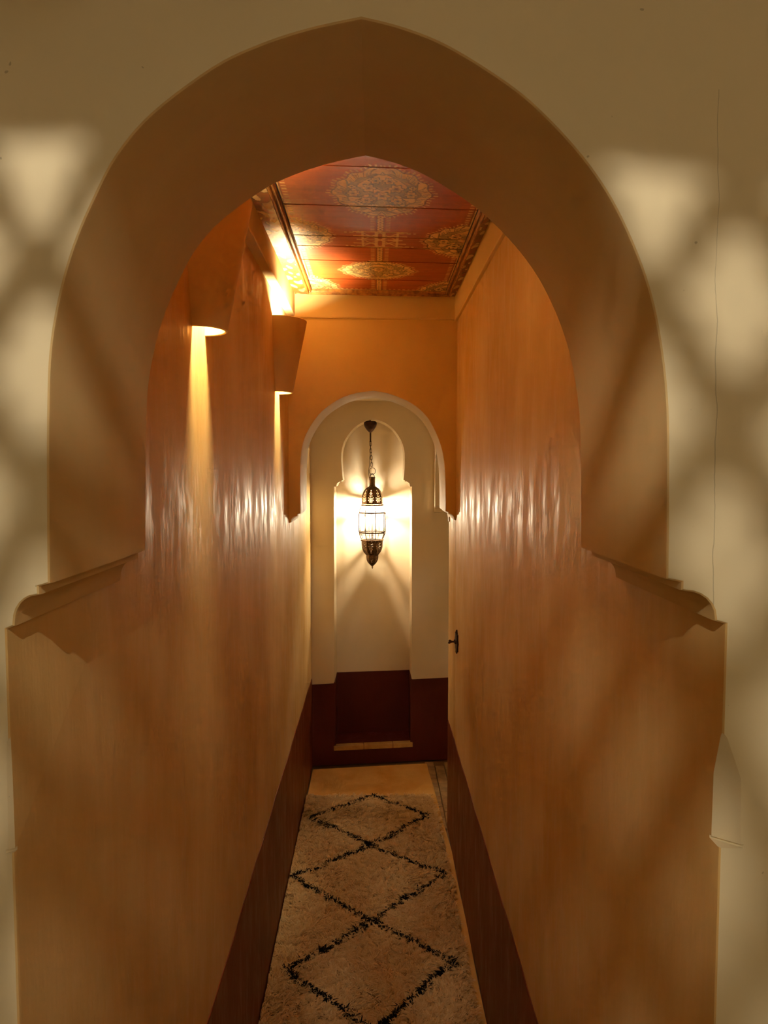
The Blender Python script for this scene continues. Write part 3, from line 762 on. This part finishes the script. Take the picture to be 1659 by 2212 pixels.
# diamond lines on the floor plan
DL = [[(-.011,3.551),(-.317,3.340),(-.016,3.073),(-.333,2.828),(-.012,2.533),(-.302,2.281),(.003,2.013),(-.305,1.74),(.0,1.47),(-.305,1.2)],
      [(-.011,3.551),(.259,3.342),(-.016,3.073),(.279,2.846),(-.012,2.533),(.269,2.318),(.003,2.013),(.275,1.76),(.0,1.47),(.275,1.2)]]
def line_dist(x, y):
    d = np.full(len(x), 9.0)
    for L in DL:
        for (ax, ay), (bx, by) in zip(L[:-1], L[1:]):
            t = np.clip(((x-ax)*(bx-ax)+(y-ay)*(by-ay))/((bx-ax)**2+(by-ay)**2), 0, 1)
            d = np.minimum(d, np.hypot(x-ax-t*(bx-ax), y-ay-t*(by-ay)))
    return d
def tufts(n, y0, y1):
    y = rng.uniform(y0, y1, n); x = RX0 + (rug_edge(y)-RX0)*rng.random(n)
    return x, y
def pile_mesh(name, x, y, cols, seed):
    n = len(x); r = np.random.default_rng(seed)
    cx_ = np.floor(x/.011+r.normal(0, .25, n)); cy_ = np.floor(y/.014+r.normal(0, .25, n))
    hsh = lambda k: np.modf(np.abs(np.sin(cx_*12.9898*k+cy_*78.233)*43758.5453))[0]
    ang = 2*PI*hsh(1.0)*.55 + vnoise(x, y, 9, 9, 3)*5 - PI/2 - 1.6 + r.normal(0, .45, n)
    lean = .58 + .47*hsh(1.7); ln = (.024 + .014*hsh(2.3))*r.uniform(.8, 1.2, n)*(.85+.3*vnoise(x, y, 14, 14, 8))
    dx, dy = np.cos(ang), np.sin(ang); wd = r.uniform(.0016, .0028, n); oa = ang + PI/2 + r.normal(0, .5, n)
    px, py = np.cos(oa), np.sin(oa)
    V = np.zeros((n, 7, 3)); ts = [0, .4, .75, 1.0]
    for k, t in enumerate(ts):
        hz = ln*(.75*t - .52*lean*t*t); hd = ln*lean*(.3*t+.5*t*t)
        bx, by, bz = x+dx*hd, y+dy*hd-2.4, .008 + np.maximum(hz, .0015)
        ww = wd*(1-.35*t)
        if k < 3:
            V[:, 2*k] = np.stack([bx-px*ww, by-py*ww, bz], 1); V[:, 2*k+1] = np.stack([bx+px*ww, by+py*ww, bz], 1)
        else: V[:, 6] = np.stack([bx, by, bz], 1)
    V[:, :, 0] = np.clip(V[:, :, 0], XL+.0072, .338)
    base = np.arange(n)[:, None]*7
    F4 = np.concatenate([base+np.array([0, 1, 3, 2]), base+np.array([2, 3, 5, 4])], 0); F3 = base+np.array([4, 5, 6])
    me = bpy.data.meshes.new(name)
    nv = n*7; me.vertices.add(nv); me.vertices.foreach_set('co', V.astype(np.float32).ravel())
    loops = np.concatenate([F4.ravel(), F3.ravel()]).astype(np.int32); me.loops.add(len(loops)); me.loops.foreach_set('vertex_index', loops)
    starts = np.concatenate([np.arange(2*n)*4, 8*n + np.arange(n)*3]).astype(np.int32); tot = np.concatenate([np.full(2*n, 4), np.full(n, 3)]).astype(np.int32)
    me.polygons.add(3*n); me.polygons.foreach_set('loop_start', starts); me.polygons.foreach_set('loop_total', tot)
    me.polygons.foreach_set('use_smooth', np.ones(3*n, dtype=bool)); me.update(calc_edges=True); me.validate()
    ca_ = me.color_attributes.new('wool', 'FLOAT_COLOR', 'POINT')
    c = np.repeat(cols, 7, axis=0); ca_.data.foreach_set('color', np.hstack([c, np.ones((nv, 1))]).astype(np.float32).ravel())
    return link(name, me, M_WOOL, rug, 'stuff')
x, y = tufts(95000, 1.85, RY1_); xb, yb = tufts(14000, RY0_, 1.85)
x = np.concatenate([x, xb]); y = np.concatenate([y, yb])
wob = .006*(vnoise(x, y, 60, 60, 21)-.5)
dark = line_dist(x, y) + wob < .0085
cr = np.array(s2l(250, 228, 180)[:3]); cr2 = np.array(s2l(222, 180, 118)[:3]); bk_ = np.array(s2l(30, 24, 24)[:3])
mx = rng.random(len(x))[:, None]*.45 + .55*vnoise(x, y, 70, 110, 31)[:, None]
cols = cr*(1-mx)+cr2*mx
pile_mesh('cream_pile', x[~dark], y[~dark], cols[~dark], 41)
pile_mesh('black_diamond_pile', x[dark], y[dark], np.tile(bk_, (dark.sum(), 1))*rng.uniform(.7, 1.5, (dark.sum(), 1)), 42)
